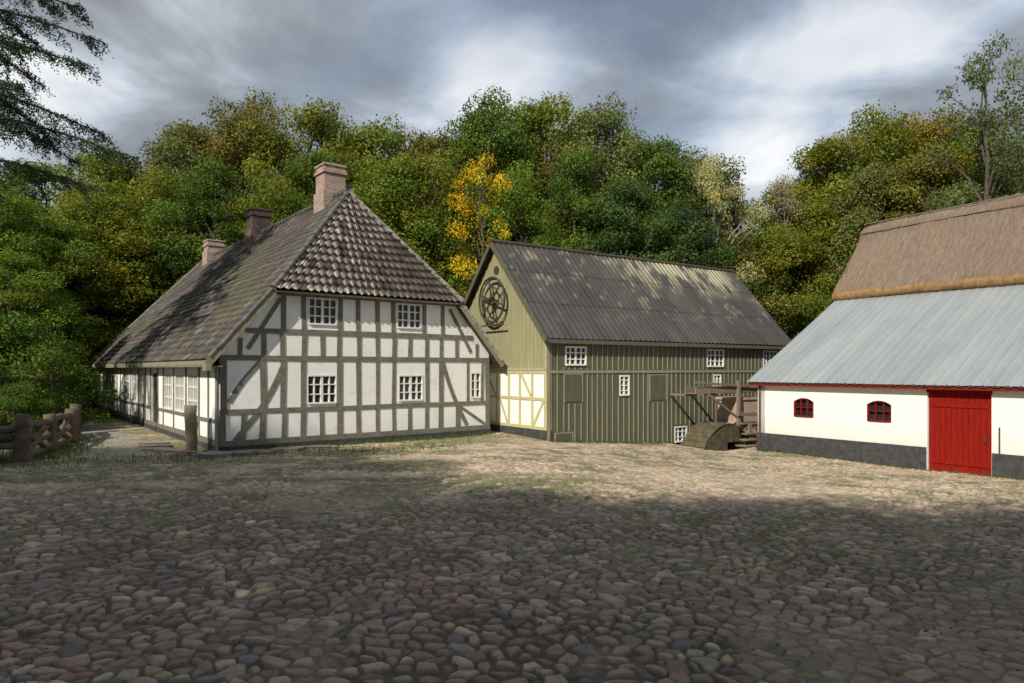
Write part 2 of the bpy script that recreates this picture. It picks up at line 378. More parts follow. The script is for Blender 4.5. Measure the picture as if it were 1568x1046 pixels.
d=MB(); d.box(8.52,9.68,-.14,-.08,.2,2.2,Tl)
for i in range(6): d.box(8.54+i*.19,8.54+i*.19+.17,-.08,-.06,.22,2.18,Tl)
d.obj('plank_door',M['plinth'],house)
pl.box(-.05,W+.05,-.25,.05,-.5,.19,Tg); pl.box(-.05,L,-.25,.05,-.5,.19,Tl)
pl.obj('stone_plinth',M['plinth'],house)
TW,CL=.235,.30
def rows_for(vmax,cl=CL):
    r=[];k=0
    while k*cl<vmax: r+= [k*cl+.001,k*cl+cl*.5,(k+1)*cl-.001]; k+=1
    return r
def pant(u,v):
    p=u/TW; c=(v/CL)%1; tid=H2(np.floor(p),np.floor(v/CL),3)
    return .034*np.sin(2*np.pi*p)+.014*np.sin(4*np.pi*p+.7)+.045*(1-c)+.012*(tid-.5)+.09*(fbm(u*.3,v*.3,7)-.5)
def tcol(u,v):
    r=H2(np.floor(u/TW),np.floor(v/CL),1)[...,None]; q=H2(np.floor(u/TW),np.floor(v/CL),2)[...,None]
    c=np.array([.070,.064,.060])*(.6+.75*r); c=np.where(q>.90,np.array([.15,.135,.12])*(.7+.5*r),c)
    c=np.where(q<.10,np.array([.09,.058,.044]),c)
    m=sm(fbm(u*.5,v*.8,12),.50,.70)[...,None]*.65*(q>.3)
    return c*(1-m)+np.array([.080,.088,.035])*m
def hcol(u,v):
    p=(u/TW)%1; c=(v/CL)%1; r=H2(np.floor(u/TW),np.floor(v/CL),1)[...,None];q=H2(np.floor(u/TW),np.floor(v/CL),2)
    b=np.array([.060,.043,.035])*(.6+.8*r)
    k=((p>.42)&(p<.88)&(c<.8)&(q>.12))
    fade=1-.75*sm(u-v*.2,2.6,4.8)
    k=(k*(.6+.4*r[...,0])*sm(fbm(u*.8,v*.8,17),.22,.45)*fade)[...,None]
    return b*(1-k)+np.array([.62,.57,.50])*k
sl=math.sqrt(1+1.158**2); vmax=5.05*sl; vh=1.8*sl
lfn=lambda v:0 if v<vh else (v-vh)/(vmax-vh)*2.1
rfn=lambda v:25.6-4*v/vmax
patch('roof_slope_left',(-.35,-.3,2.65),(0,1,0),(1,0,1.158),vmax,lfn,rfn,rows_for(vmax),TW/7,pant,tcol,M['tiles'],house)
patch('roof_slope_right',(W+.35,-.3,2.65),(0,1,0),(-1,0,1.158),vmax,lfn,rfn,rows_for(vmax),TW/5,pant,tcol,M['tiles'],house)
hv=math.hypot(2.15,3.72)
patch('roof_hip_front',(1.38,-.38,4.74),(1,0,0),(0,2.15,3.72),hv,lambda v:3.32*v/hv,lambda v:6.64-3.32*v/hv,rows_for(hv),TW/7,pant,hcol,M['tiles_hip'],house)
patch('roof_hip_back',(-.35,25.3,2.65),(1,0,0),(0,-4,5.85),math.hypot(4,5.85),lambda v:5.05*v/7.09,lambda v:10.1-5.05*v/7.09,rows_for(7),TW/4,pant,tcol,M['tiles'],house)
dk=MB(); o=.09
dk.v+=[(-.33,-.26,2.65-o),(1.5,-.26,4.77-o),(4.7,1.85,8.46-o),(4.7,21.3,8.46-o),(-.33,25.2,2.65-o),(W+.33,-.26,2.65-o),(W-1.5,-.26,4.77-o),(W+.33,25.2,2.65-o)]
dk.f+=[(0,1,2,3,4),(5,6,2,3,7),(1,6,2),(4,3,7)]
dk.obj('roof_underlay',M['deck'],house)
vg=MB()
for s in(0,1):
    mx=(lambda x:x) if s==0 else (lambda x:W-x)
    vg.beam((mx(-.42),-.31,2.52),(mx(1.42),-.31,4.65),.20,.035,(0,1,0))
vg.box(-.40,-.37,-.28,25.2,2.50,2.64); vg.box(-.39,.0,-.28,25.2,2.46,2.49)
vg.box(1.45,W-1.45,-.36,-.05,4.66,4.70)
vg.box(-.45,-.30,-.34,.05,2.35,2.5)
vg.obj('verge_boards',M['verge'],house)
rc=MB()
def caps(p,q,r,n):
    p=Vector(p);q=Vector(q)
    for i in range(n):
        a=p.lerp(q,i/n);b=p.lerp(q,(i+1.08)/n); jz=Vector((0,0,random.uniform(-.01,.01)))
        rc.tube([a+jz,b+jz],[r*1.12,r*.92],8)
caps((1.38,-.36,4.76),(4.7,1.8,8.53),.085,16); caps((W-1.38,-.36,4.76),(4.7,1.8,8.53),.085,16)
caps((4.7,1.7,8.55),(4.7,21.4,8.52),.13,58); caps((-.35,25.3,2.7),(4.7,21.3,8.5),.11,22)
caps((-.36,-.3,2.72),(1.42,-.3,4.78),.06,8); caps((W+.36,-.3,2.72),(W-1.42,-.3,4.78),.06,8)
rc.obj('ridge_tiles',noisy('ridge_tile',(.08,.07,.062),(.24,.22,.20),4),house,smooth=True)
for nm,s,zt,wd,mt in(('chimney_front',3.3,9.75,.40,'brick'),('chimney_middle',11.4,9.65,.42,'brick_dark'),('chimney_back',18.9,9.35,.42,'brick')):
    c=MB(); x=4.7; z0=7.6
    c.box(x-wd,x+wd,s-wd,s+wd,z0,zt-.35); c.box(x-wd-.05,x+wd+.05,s-wd-.05,s+wd+.05,zt-.35,zt-.22); c.box(x-wd-.0,x+wd+.0,s-wd,s+wd,zt-.22,zt-.08)
    c.box(x-wd-.04,x+wd+.04,s-wd-.04,s+wd+.04,zt-.08,zt)
    c.box(x-wd-.06,x+wd+.06,s-wd-.06,s+wd+.06,z0,8.75)
    c.obj(nm,M[mt],house,.008)
pp=MB(); pp.tube([(-.12,-.12,2.45),(-.12,-.12,.05)],[.045,.045],8); pp.obj('downpipe',M['pipe'],house)

# ---------------------------------------------------------------- watermill
mill=empty('watermill_building',(1.21,23.4,0),MA)
ML,MD=14.,6.34; RY=3.17
Tf=lambda a,n,z:(a,-n,z); Tm=lambda a,n,z:(-n,a,z)
w=MB();fr=MB();gl=MB();bt=MB()
mw=[(.78,1.77,2.52,3.20),(8.3,9.4,2.48,3.22),(12.1,13.15,2.48,3.22),(3.37,3.90,1.40,2.17),(8.72,9.22,1.36,2.18),(6.35,7.1,-.52,.12)]
wall(w,0,ML,-2.2,3.5,mw,Tf,.18)
for g,(nx_,nz_) in zip(mw,((4,3),(4,3),(4,3),(2,4),(2,4),(3,3))): window(fr,gl,Tf,*g,nx_,nz_,.06,.020,.04)
fr.obj('window_frames',M['frame'],mill); gl.obj('window_panes',M['glass'],mill)
def segs(z0,z1,cuts):
    out=[(z0,z1)]
    for c0,c1 in cuts:
        o=[]
        for a,b in out:
            if c1<=a or c0>=b:o.append((a,b))
            else:
                if c0>a:o.append((a,c0))
                if c1<b:o.append((c1,b))
        out=o
    return out
hat=[(.75,1.55,1.25,2.2),(4.98,5.85,1.2,2.15),(.35,1.1,-.55,.15)]
x=.16
while x<ML:
    cuts=[(g[2]-.07,g[3]+.07) for g in mw+hat if g[0]-.07<x<g[1]+.07]+[(2.23,2.37)]
    for a,b in segs(-1.8,3.44,cuts):
        q=x+random.uniform(-.012,.012); bt.box(q-.018,q+.018,.0,.024,a,b,Tf)
    x+=random.uniform(.24,.29)
w.obj('board_wall',M['olive'],mill); 
bt.box(-.03,ML,.0,.03,2.25,2.35,Tf); bt.box(-.035,.10,.0,.032,-.6,3.45,Tf); bt.box(0,.02,-.12,.0,-.6,3.45,Tf)
for g in hat:
    bt.box(g[0]-.04,g[0],0,.03,g[2]-.04,g[3]+.04,Tf);bt.box(g[1],g[1]+.04,0,.03,g[2]-.04,g[3]+.04,Tf);bt.box(g[0],g[1],0,.03,g[3],g[3]+.04,Tf)
bt.obj('battens',M['olive_light'],mill)
hb=MB()
for g in hat:
    for k in range(5):
        a=g[0]+(g[1]-g[0])*k/5; hb.box(a+.004,a+(g[1]-g[0])/5-.004,.0,.022,g[2],g[3]-.002,Tf)
hb.obj('hatches',M['olive'],mill)
k=1.11; rz=lambda y:3.45+k*(min(y,MD-y)+.25)-.06
g=MB(); g.prism([(.0,2.36),(MD,2.36),(MD,rz(0)),(RY,rz(RY)),(0.,rz(0))],-.16,.012,Tm)
g.obj('gable_boards',M['yellow_board'],mill)
g=MB(); y=.12
while y<MD:
    zt=rz(y)-.05
    g.box(y-.016,y+.016,.012,.034,2.42,zt,Tm)
    y+=random.uniform(.21,.25)
g.box(0,MD,.012,.045,2.34,2.44,Tm); g.box(-.03,.08,.012,.045,2.36,rz(0),Tm)
g.obj('gable_battens',M['yellow_batten'],mill)
w=MB(); w.box(.001,MD,-.16,.0,.28,2.35,Tm); w.prism([(0,-2.2),(MD,-2.2),(MD,rz(0)),(RY,rz(RY)),(0.,rz(0))],-ML-.0,-ML+.15,Tm); w.box(0,ML,MD-.18,MD,-1,3.5)
w.obj('rendered_wall',M['render'],mill)
tbm=MB()
for a in(.07,.85,1.6,2.3,3.1,3.9,4.7,5.5,6.27): tbm.box(a-.065,a+.065,.0,.02,.36,2.28,Tm)
for z in(.34,1.35,2.29): tbm.box(.0,MD,.0,.026,z-.055,z+.055,Tm)
for p,q in(((.20,1.28),(.78,.42)),((1.5,2.2),(.95,1.45)),((2.9,1.3),(2.4,.42)),((3.8,2.2),(3.2,1.42))):
    tbm.beam(Tm(p[0],.005,p[1]),Tm(q[0],.005,q[1]),.11,.028,(1,0,0))
tbm.obj('gable_timber_frame',M['cream_timber'],mill)
p=MB(); p.box(-.03,MD,-.2,.04,-.9,.28,Tm); p.obj('plinth',M['plinth'],mill)
sl2=math.sqrt(1+k*k); vm=3.42*sl2
def corr(u,v): return .024*np.clip(np.sin(2*np.pi*u/.26),-.3,1)+.010*(1-(v/1.75)%1)+.05*(fbm(u*.4,v*.4,3)-.5)
def mcol(u,v):
    r=H2(np.floor(u/1.04),np.floor(v/1.75),4)[...,None]
    c=np.array([.054,.051,.046])*(.92+.2*r)*(.65+.7*fbm(u*1.8,v*.35,41))[...,None]
    l=(sm(u,4.5,9.)*(1-sm(u,12.8,14.2))*sm(v,2.6,4.4)*sm(fbm(u*2.2,v*1.1,8),.34,.55))
    l2=sm(fbm(u*3,v*3,15),.60,.72)*.4*sm(v,.3,3)
    l=np.clip(l+l2,0,1)[...,None]*(.4+.6*(np.sin(2*np.pi*u/.26)>-.1)[...,None])
    c=c*(1-l)+np.array([.38,.355,.23])*l
    return c
rw=[]
for i in range(3): rw+= [i*1.75+.002,(i+1)*1.75-.002]
patch('roof_sheet_front',(-.28,-.25,3.45),(1,0,0),(0,1,k),vm,lambda v:0,lambda v:ML+.5,np.unique(np.concatenate([np.linspace(0,vm,40),rw])),.26/7,corr,mcol,M['sheet'],mill)
patch('roof_sheet_back',(-.28,MD+.25,3.45),(1,0,0),(0,-1,k),vm,lambda v:0,lambda v:ML+.5,np.linspace(0,vm,12),.26/5,corr,mcol,M['sheet'],mill)
rc=MB(); rc.tube([(-.3,RY,7.25),(ML+.25,RY,7.25)],[.09,.09],8); rc.obj('ridge_cap',M['iron'],mill)
vg=MB(); 
vg.beam((-.27,-.27,3.34),(-.27,RY,7.16),.17,.03,(1,0,0)); vg.beam((-.275,MD+.27,3.34),(-.275,RY,7.16),.17,.03,(1,0,0))
vg.box(-.25,ML+.2,-.24,-.21,3.28,3.42)
vg.obj('verge_boards',M['olive'],mill)
dk=MB(); dk.v+=[(-.25,-.22,3.40),(ML+.2,-.22,3.40),(ML+.2,RY,7.17),(-.25,RY,7.17),(-.25,MD+.22,3.4),(ML+.2,MD+.22,3.4)]; dk.f+=[(0,1,2,3),(3,2,5,4)]; dk.obj('roof_deck',M['deck'],mill)
pw=MB(); cy,cz=3.12,5.0
def ring(r,tw,n=28,off=-.25):
    pts=[(off,cy+r*math.cos(2*math.pi*i/n),cz+r*math.sin(2*math.pi*i/n)) for i in range(n+1)]; pw.tube(pts,[tw]*(n+1),6,False)
ring(.86,.045); ring(.80,.03,off=-.18); ring(.5,.03); ring(.13,.06,12)
for i in range(6):
    th=i*math.pi/3+.3; pw.beam((-.25,cy+.1*math.cos(th),cz+.1*math.sin(th)),(-.25,cy+.85*math.cos(th),cz+.85*math.sin(th)),.06,.04,(1,0,0))
pw.tube([(-.5,cy,cz),(.0,cy,cz)],[.05,.05],8); pw.tube([(-.3,cy-.9,cz-.95),(-.3,cy+.6,cz-.95)],[.03,.03],6)
pw.tube([(-.05,cy,6.15),(-.01,cy,6.15)],[.16,.16],14)
pw.obj('pulley_wheel',M['iron'],mill)
# wheel with mossy boarded hood, flume, brick pier
fl=empty('water_wheel',(1.21,23.4,0),MA)
wm=MB(); c=(7.45,-1.15); R=1.35; ZC=-1.22
for yy_ in(-.34,.34):
    n=32; pts=[(c[0]+R*math.cos(2*math.pi*i/n),c[1]+yy_,ZC+R*math.sin(2*math.pi*i/n)) for i in range(n+1)]; wm.tube(pts,[.06]*(n+1),6,False)
    for i in range(8):
        th=i*math.pi/4; wm.beam((c[0],c[1]+yy_,ZC),(c[0]+R*math.cos(th),c[1]+yy_,ZC+R*math.sin(th)),.10,.07,(0,1,0))
for i in range(28):
    th=2*math.pi*i/28; a=R*.76;b=R*1.04
    wm.beam((c[0]+a*math.cos(th),c[1],ZC+a*math.sin(th)),(c[0]+b*math.cos(th+.1),c[1],ZC+b*math.sin(th+.1)),.68,.03,(-math.sin(th),0,math.cos(th)))
wm.tube([(c[0],c[1]-.7,ZC),(c[0],c[1]+1.1,ZC)],[.14,.14],10)
wm.obj('wheel',M['mosswood'],fl)
hd=MB()
for i in range(18):
    th=math.pi*(.10+.85*i/18); r_=R*1.12
    p=(c[0]+r_*math.cos(th),c[1],ZC+r_*math.sin(th)); q=(c[0]+r_*math.cos(th+.142),c[1],ZC+r_*math.sin(th+.142))
    hd.beam(p,q,1.15+random.uniform(-.04,.04),.045,(math.cos(th+.07),0,math.sin(th+.07)))
# boarded face of the hood, open toward the race on the right
for i in range(9):
    a=c[0]-1.42+i*.235; b=a+.222; f=lambda x:ZC+math.sqrt(max(0,(R*1.10)**2-(x-c[0])**2))
    lo=-1.6 if i<6 else -.42
    if min(f(a),f(b))>lo+.05: hd.prism([(a,lo),(b,lo),(b,f(b)),(a,f(a))],.52,.55,lambda a_,n_,z_:(a_,c[1]-n_,z_))
hd.obj('wheel_hood',M['mosswood'],fl,.006)
f=MB()
f.box(5.9,10.4,-1.45,-1.40,1.46,1.72); f.box(5.9,10.4,-.95,-.90,1.46,1.72); f.box(5.9,10.4,-1.4,-.95,1.45,1.49)
f.beam((5.75,-1.5,1.90),(10.4,-1.5,1.62),.10,.06,(0,1,0))
f.beam((6.6,-1.47,1.42),(8.6,-1.47,.35),.09,.06,(0,1,0))
for x in(8.35,10.2): f.box(x-.07,x+.07,-1.58,-1.46,-.8,1.95)
f.box(6.04,6.14,-1.46,-.05,1.36,1.44); f.box(7.24,7.34,-1.46,-.05,1.36,1.44)
f.beam((8.2,-1.6,.62),(10.2,-1.6,.55),.14,.08,(0,1,0))
for i in range(6): f.box(8.3+i*.36,8.3+i*.36+.33,-1.75,-1.6,.22-(i%3)*.015,.28-(i%3)*.015)
for i in range(4): f.box(8.0+i*.2,8.75+i*.2,-2.15+i*.14,-1.62+i*.0,-.62+i*.22,-.56+i*.22)
for x in(8.75,9.4,10.1): f.box(x-.09,x+.09,-1.8,-1.62,-2,.22)
f.obj('flume',M['oldwood'],fl,.006)
pr=MB(); pr.box(8.55,9.85,-1.35,-.35,-2.1,1.15); pr.box(8.48,9.92,-1.40,-.30,1.15,1.25); pr.box(9.86,10.9,-1.3,-.1,-2.,.75); pr.obj('brick_pier',M['pier'],fl,.01)
wt=MB(); wt.v+=[(6.2,-2.6,-1.65),(20,-2.6,-1.65),(20,0,-1.65),(6.2,0,-1.65)]; wt.f.append((0,1,2,3))
wo=wt.obj('mill_stream_water',M['water']); wo.location=(1.21,23.4,0); wo.rotation_euler=(0,0,MA)

# ---------------------------------------------------------------- barn
barn=empty('thatched_barn',(9.0,25.0,0),math.atan2(-.825,.565))
Tb=lambda a,n,z:(a,-n,z)
w=MB(); BL=16
win=[(1.45,2.2,.74,1.40),(4.02,4.78,.74,1.41),(11.,11.8,.74,1.4)]; dr=(5.82,7.48,-1.2,1.80)
wall(w,0,BL,-1.2,2.02,win+[dr],Tb,.35)
def arch(g,mb,n0,n1,rise=.13):
    a0,a1,z0,z1=g; N=10; c=(a0+a1)/2; hw=(a1-a0)/2
    for i in range(N):
        x0=a0+(a1-a0)*i/N;x1=a0+(a1-a0)*(i+1)/N
        f=lambda x:z1-rise*((x-c)/hw)**2
        mb.prism([(x0,f(x0)),(x1,f(x1)),(x1,z1+.001),(x0,z1+.001)],n0,n1,Tb)
for g in win: arch(g,w,-.3,-.0015)
w.prism([(0,1.9),(0,2.0),(5.7,5.3),(8.2,8.3),(10.7,5.3),(16.4,2.0),(16.4,-1.2),(0,-1.2)],-.3,-.002,lambda a,n,z:(-n,a,z))
w.box(0,BL,16.1,16.4,-1.2,2)
w.obj('rendered_walls',M['render'],barn)
fr=MB();gl=MB()
for g in win:
    window(fr,gl,Tb,g[0],g[1],g[2],g[3],3,2,.045,.014,.13,False,False)
    c=(g[0]+g[1])/2;hw=(g[1]-g[0])/2
    pts=[(g[0]+(g[1]-g[0])*i/10,.10,g[3]-.13*(((g[0]+(g[1]-g[0])*i/10)-c)/hw)**2-.03) for i in range(11)]
    fr.tube(pts,[.03]*11,6)
fr.obj('window_frames',M['darkred'],barn); gl.obj('window_panes',M['glass'],barn)
d=MB()
for i in range(11):
    a=5.84+i*.1495; d.box(a+.004,a+.1455,-.10,-.06,-.60,1.70,Tb)
d.box(5.82,7.48,-.14,-.1,-.62,1.8,Tb)
for z in(-.3,1.35): d.box(5.9,7.4,-.06,-.035,z-.06,z+.06,Tb)
d.box(5.80,7.50,-.04,.03,1.70,1.84,Tb)
d.obj('red_door',M['red'],barn,.004)
d=MB(); d.box(-.25,BL,.19,.22,1.80,1.90,Tb); d.obj('red_fascia',M['darkred'],barn)
ir=MB(); ir.box(7.30,7.33,-.03,-.0,.35,.55,Tb); ir.box(7.66,7.69,.0,.03,.1,.8,Tb); ir.tube([(.12,-.05,1.85),(.12,-.05,-.5)],[.035,.035],8); ir.obj('ironwork',M['iron'],barn)
p=MB(); p.box(-.03,5.80,-.1,.03,-1.3,.08,Tb); p.box(7.50,BL,-.1,.03,-1.3,.08,Tb); p.obj('tarred_plinth',M['plinth'],barn)
def zc(u,v):
    p=(u/.30)%1; return .022*np.exp(-((p-.5)/.10)**2)+.02*(fbm(u*.6,v*.6,2)-.5)
def zcol(u,v): return np.ones(u.shape+(3,))
zv=math.hypot(3.43,6.05)
patch('metal_roof_front',(-.28,-.27,1.93),(1,0,0),(0,6.05,3.43),zv,lambda v:0,lambda v:BL+.5,np.linspace(0,zv,14),.03,zc,zcol,M['zinc'],barn)
patch('metal_roof_back',(-.28,16.67,1.93),(1,0,0),(0,-6.05,3.43),zv,lambda v:0,lambda v:BL+.5,np.linspace(0,zv,6),.06,zc,zcol,M['zinc'],barn)
dk=MB(); dk.v+=[(-.25,-.2,1.90),(BL,-.2,1.90),(BL,5.7,5.27),(-.25,5.7,5.27)]; dk.f.append((0,1,2,3)); dk.obj('roof_deck',M['deck'],barn)
sc=MB()
a=-.2
while a<BL: sc.box(a,a+.16,.235,.262,1.885,1.925,Tb); a+=.30
sc.obj('eave_clips',M['iron'],barn)
prof=[(5.95,5.30),(5.60,5.22),(5.42,5.34),(5.44,5.56),(5.62,5.80)]
for i in range(1,9): f=i/9; prof.append((5.62+(7.75-5.62)*f+.06*math.sin(math.pi*f),5.80+(8.28-5.80)*f))
prof+=[(7.62,8.28),(7.66,8.40),(7.95,8.62),(8.2,8.70)]
prof=prof+[(16.4-a,b) for a,b in prof[::-1][1:]]
P=np.array(prof); nxs=420; xs_=np.linspace(-.35,BL+.3,nxs)
A,B=np.meshgrid(xs_,np.arange(len(P)),indexing='ij')
yb=P[:,0][None].repeat(nxs,0);zb=P[:,1][None].repeat(nxs,0)
nz_=(fbm(A*1.2,B*.7,3)-.5)*.18+(fbm(A*10,B*1.7,4)-.5)*.09
zb=zb+nz_; yb=yb-nz_*.6*np.sign(8.2-yb)
zb=zb-.12*np.exp(-(A+.35)/.25)*(zb>5.6)+.03*np.clip(A,0,8)*(zb-5.3)/3.3
idx=np.arange(nxs*len(P)).reshape(nxs,len(P))
F=np.stack([idx[:-1,:-1],idx[:-1,1:],idx[1:,1:],idx[1:,:-1]],-1).reshape(-1,4)
mi=np.zeros((nxs-1,len(P)-1),int); mi[:,:3]=1; mi[:,-3:]=1
fast_mesh('thatch',np.stack([A,yb,zb],-1).reshape(-1,3),F,None,True,[M['thatch'],M['thatch_edge']],mi.ravel(),parent=barn)
e=MB(); e.prism([(a,b-.06) for a,b in prof],.30,.33,lambda a,n,z:(-n,a,z)); e.obj('thatch_end',M['thatch_edge'],barn)
wr=MB(); 
for (yy_,zz) in((7.60,8.22),(7.9,8.66)):
    wr.tube([(-.3,yy_-.03,zz+.02),(4,yy_-.05,zz+.10),(BL,yy_-.05,zz+.24)],[.022]*3,5)
wr.obj('ridge_binding',M['oldwood'],barn)

# ---------------------------------------------------------------- fence, slabs, post
def log(mb,p,q,r0,r1,wob=.03,n=8,seg=6):
    p=Vector(p);q=Vector(q); pts=[];rr=[]
    for i in range(seg+1):
        f=i/seg; o=Vector((random.uniform(-wob,wob),random.uniform(-wob,wob),random.uniform(-wob,wob)))
        pts.append(p.lerp(q,f)+o); rr.append((r0+(r1-r0)*f)*random.uniform(.9,1.12))
    mb.tube(pts,rr,n)
f=MB()
P=[(-12.5,17.4),(-13.5,19.9),(-14.5,22.4),(-15.9,24.8),(-14.6,15.6)]
for x,y in P: log(f,(x,y,-.3),(x+.03,y,1.25 if y<17.6 else 1.1),.20,.18,.02)
for (a,b) in((4,0),(0,1),(1,2),(2,3)):
    A_,B_=P[a],P[b]
    log(f,(*A_,.95),(*B_,.88),.10,.085,.04); log(f,(*A_,.12),(*B_,.80),.085,.07,.04); log(f,(*A_,.80),(*B_,.10),.085,.07,.04); log(f,(*A_,.40),(*B_,.42),.075,.07,.04); log(f,(*A_,.10),(*B_,.12),.08,.08,.04)
f.obj('rustic_log_fence',M['moss_rail'],smooth=True)
f=MB(); log(f,(-9.15,19.5,-.2),(-9.18,19.5,1.35),.17,.15,.015,10); f.obj('wooden_post',M['postwood'],smooth=True)
f=MB()
for i in range(30):
    x=random.uniform(-11.5,-5.5);y=19.3+(x+8.3)*(-.9 if x<-8.3 else .78)-random.uniform(.5,1.3); a=random.uniform(.2,.5);b=a*random.uniform(.5,.9);n=8;th0=random.random()
    pts=[(x+a*math.cos(th0+2*math.pi*k/n)*random.uniform(.85,1.1),y+b*math.sin(th0+2*math.pi*k/n)*random.uniform(.85,1.1)) for k in range(n)]
    f.prism([(p[0],p[1]) for p in pts],.0,.065+random.random()*.06,lambda a,n,z:(a,z,n))
f.obj('stone_slabs',M['slab'],bevel=.015)
# ---------------------------------------------------------------- vegetation
def quads(cen,nrm,size,asp,rng):
    n=len(cen); r=rng.normal(size=(n,3)); t1=np.cross(nrm,r); t1/=np.linalg.norm(t1,axis=1)[:,None]+1e-9; t2=np.cross(nrm,t1)
    s=size[:,None]; a=t1*s*.5; b=t2*s*.5*asp; dr=nrm*s*.12
    V=np.stack([cen-a,cen+b*1.0+dr,cen+a,cen-b-dr*.2],1).reshape(-1,3)
    return V,np.arange(n*4).reshape(n,4)
def assemble(name,leafV,leafF,leafC,tubes,barkmat,leafmat):
    V=[leafV];F=[leafF];C=[leafC];mi=[np.zeros(len(leafF),int)];b=len(leafV)
    for tv,tf in tubes:
        tv=np.array([tuple(v) for v in tv]);tf=np.array(tf); V.append(tv);F.append(tf+b);b+=len(tv);C.append(np.ones((len(tv),3))*.5);mi.append(np.ones(len(tf),int))
    return fast_mesh(name,np.concatenate(V),np.concatenate(F),np.concatenate(C),False,[leafmat,barkmat],np.concatenate(mi),obj=False)
def make_tree(name,seed,H=20,R=5,base=.10,ncl=75,nl=520,leaf=.26,cr=1.35,peak=.42,bark='bark',jut=.25):
    rng=np.random.RandomState(seed); LV=[];LC=[];LN=[];LS=[]
    a1=rng.rand(6)*6.28
    tubes=[]
    tp=[(0,0,-1)];tr=[R*.07]
    for i in range(1,9): f=i/8; tp.append((rng.normal()*.12*f,rng.normal()*.12*f,H*.93*f)); tr.append(R*.06*(1-f)**.8+.03)
    tubes.append(tube(tp,tr,8))
    for i in range(ncl):
        t=(i+.5)/ncl; t=t**.85; th=rng.rand()*6.283
        hh=base+(1-base)*t*.96
        pr=math.sqrt(max(0,1-((t-peak)/(1-peak if t>peak else peak*1.25))**2))
        rad=R*pr*(.35+.6*rng.rand()**.5)*(1+jut*math.sin(th*2+a1[0]+t*5)*.7+jut*math.sin(th*3+a1[1]-t*9)*.5)
        c=np.array([rad*math.cos(th),rad*math.sin(th),H*hh+rng.normal()*.3]); r=cr*rng.uniform(.6,1.25)
        if rng.rand()<.45 or ncl<40:
            b0=max(c[2]-rad*.8-1,H*.12)
            tubes.append(tube([(0,0,b0),(c[0]*.45,c[1]*.45,b0+(c[2]-b0)*.6),tuple(c)],[.10*R/5+.02,.06,.02],5))
        n=int(nl*(r/cr)**2)
        d=rng.normal(size=(n,3)); d/=np.linalg.norm(d,axis=1)[:,None]
        rr=r*(.45+.66*rng.rand(n)**.6)
        lump=1+.32*np.sin(d[:,0]*4+a1[2]+i)*np.sin(d[:,1]*5+i)
        p=c+d*(rr*lump)[:,None]*np.array([1.15,1.15,.70])
        nr=d*.6+rng.normal(size=(n,3))*.55+np.array([0,0,.45]); nr/=np.linalg.norm(nr,axis=1)[:,None]
        br=rng.uniform(.68,1.3); hu=rng.normal()*.09
        col=np.array([br*(1+hu),br,br*(1-hu)])*(rng.uniform(.75,1.25,size=(n,1)))
        ye=rng.rand(n)<.04; col[ye]*=np.array([1.6,1.25,.8])
        LV.append(p);LN.append(nr);LC.append(col);LS.append(leaf*rng.uniform(.6,1.35,n))
    P_=np.concatenate(LV);V,F=quads(P_,np.concatenate(LN),np.concatenate(LS),.62,rng)
    C=np.repeat(np.concatenate(LC),4,0)
    return assemble(name,V,F,C,tubes,M[bark],M['leaf'])
beech=[make_tree('beech_mesh_%d'%i,10+i,20,5.2,.06,100,600,.20,1.18,[.42,.5,.38,.45][i],jut=.3) for i in range(4)]
pointy=[make_tree('oak_mesh_%d'%i,30+i,20,4.0,.04,88,540,.18,1.03,.33,jut=.35) for i in range(2)]
airy=make_tree('ash_mesh',50,20,3.3,.22,48,260,.18,.85,.45,jut=.4)
birchm=make_tree('birch_mesh',51,20,4.2,.25,44,330,.17,.9,.5,bark='birch_bark',jut=.4)
bushm=[make_tree('bush_mesh_%d'%i,60+i,4,2.4,.0,42,420,.12,.62,.3,jut=.3) for i in range(2)]
G=(.110,.175,.024);GD=(.078,.135,.032);YG=(.190,.225,.024);OL=(.190,.185,.036);OR=(.30,.23,.030);YE=(.62,.46,.02);GR=(.165,.190,.050);LG=(.165,.245,.030);DK=(.040,.060,.022)
def plant(name,mesh,x,y,top,wid,color,nomH=20):
    o=bpy.data.objects.new(name,mesh); COL.objects.link(o); z=float(ground(np.array(x*1.),np.array(y*1.)))
    s=(top-z)/nomH; o.location=(x,y,z); o.scale=(wid,wid,s); o.rotation_euler=(0,0,random.uniform(0,6.28)); o.color=(*color,1); return o
sky=[(-40,17,G),(-34.6,17.8,G),(-28.9,18.4,YG),(-24.1,20.8,GR),(-18.8,22.0,OL),(-14.5,21.3,YG),(-10.2,20.4,YG),(-6.4,20.2,OL),(-1.6,22.1,G),(2.4,22.8,YG),(6.2,21.0,GR),(9.9,19.2,G),(13.4,18.2,GR),(16.8,14.9,GR),(19.9,14.2,OL),(22.6,19.0,YG),(26,20.8,YG),(29.6,20.8,OR),(33,20.0,YG),(37.5,19,G),(43,18,G)]
for i,(x,H_,c) in enumerate(sky):
    plant('beech_tree',beech[i%4],x,50+random.uniform(-1.5,1.5),H_,random.uniform(.85,1.0),c)
for i,x in enumerate(np.arange(-48,52,5.6)):
    hs=np.interp(x*50/60,[s[0] for s in sky],[s[1] for s in sky]); top=2.4+(hs-2.4)*1.2-3.4
    plant('beech_tree',(beech+pointy)[i%6],x+random.uniform(-1,1),60+random.uniform(-2,2),top,random.uniform(1.1,1.3),random.choice([G,YG,G,OL]))
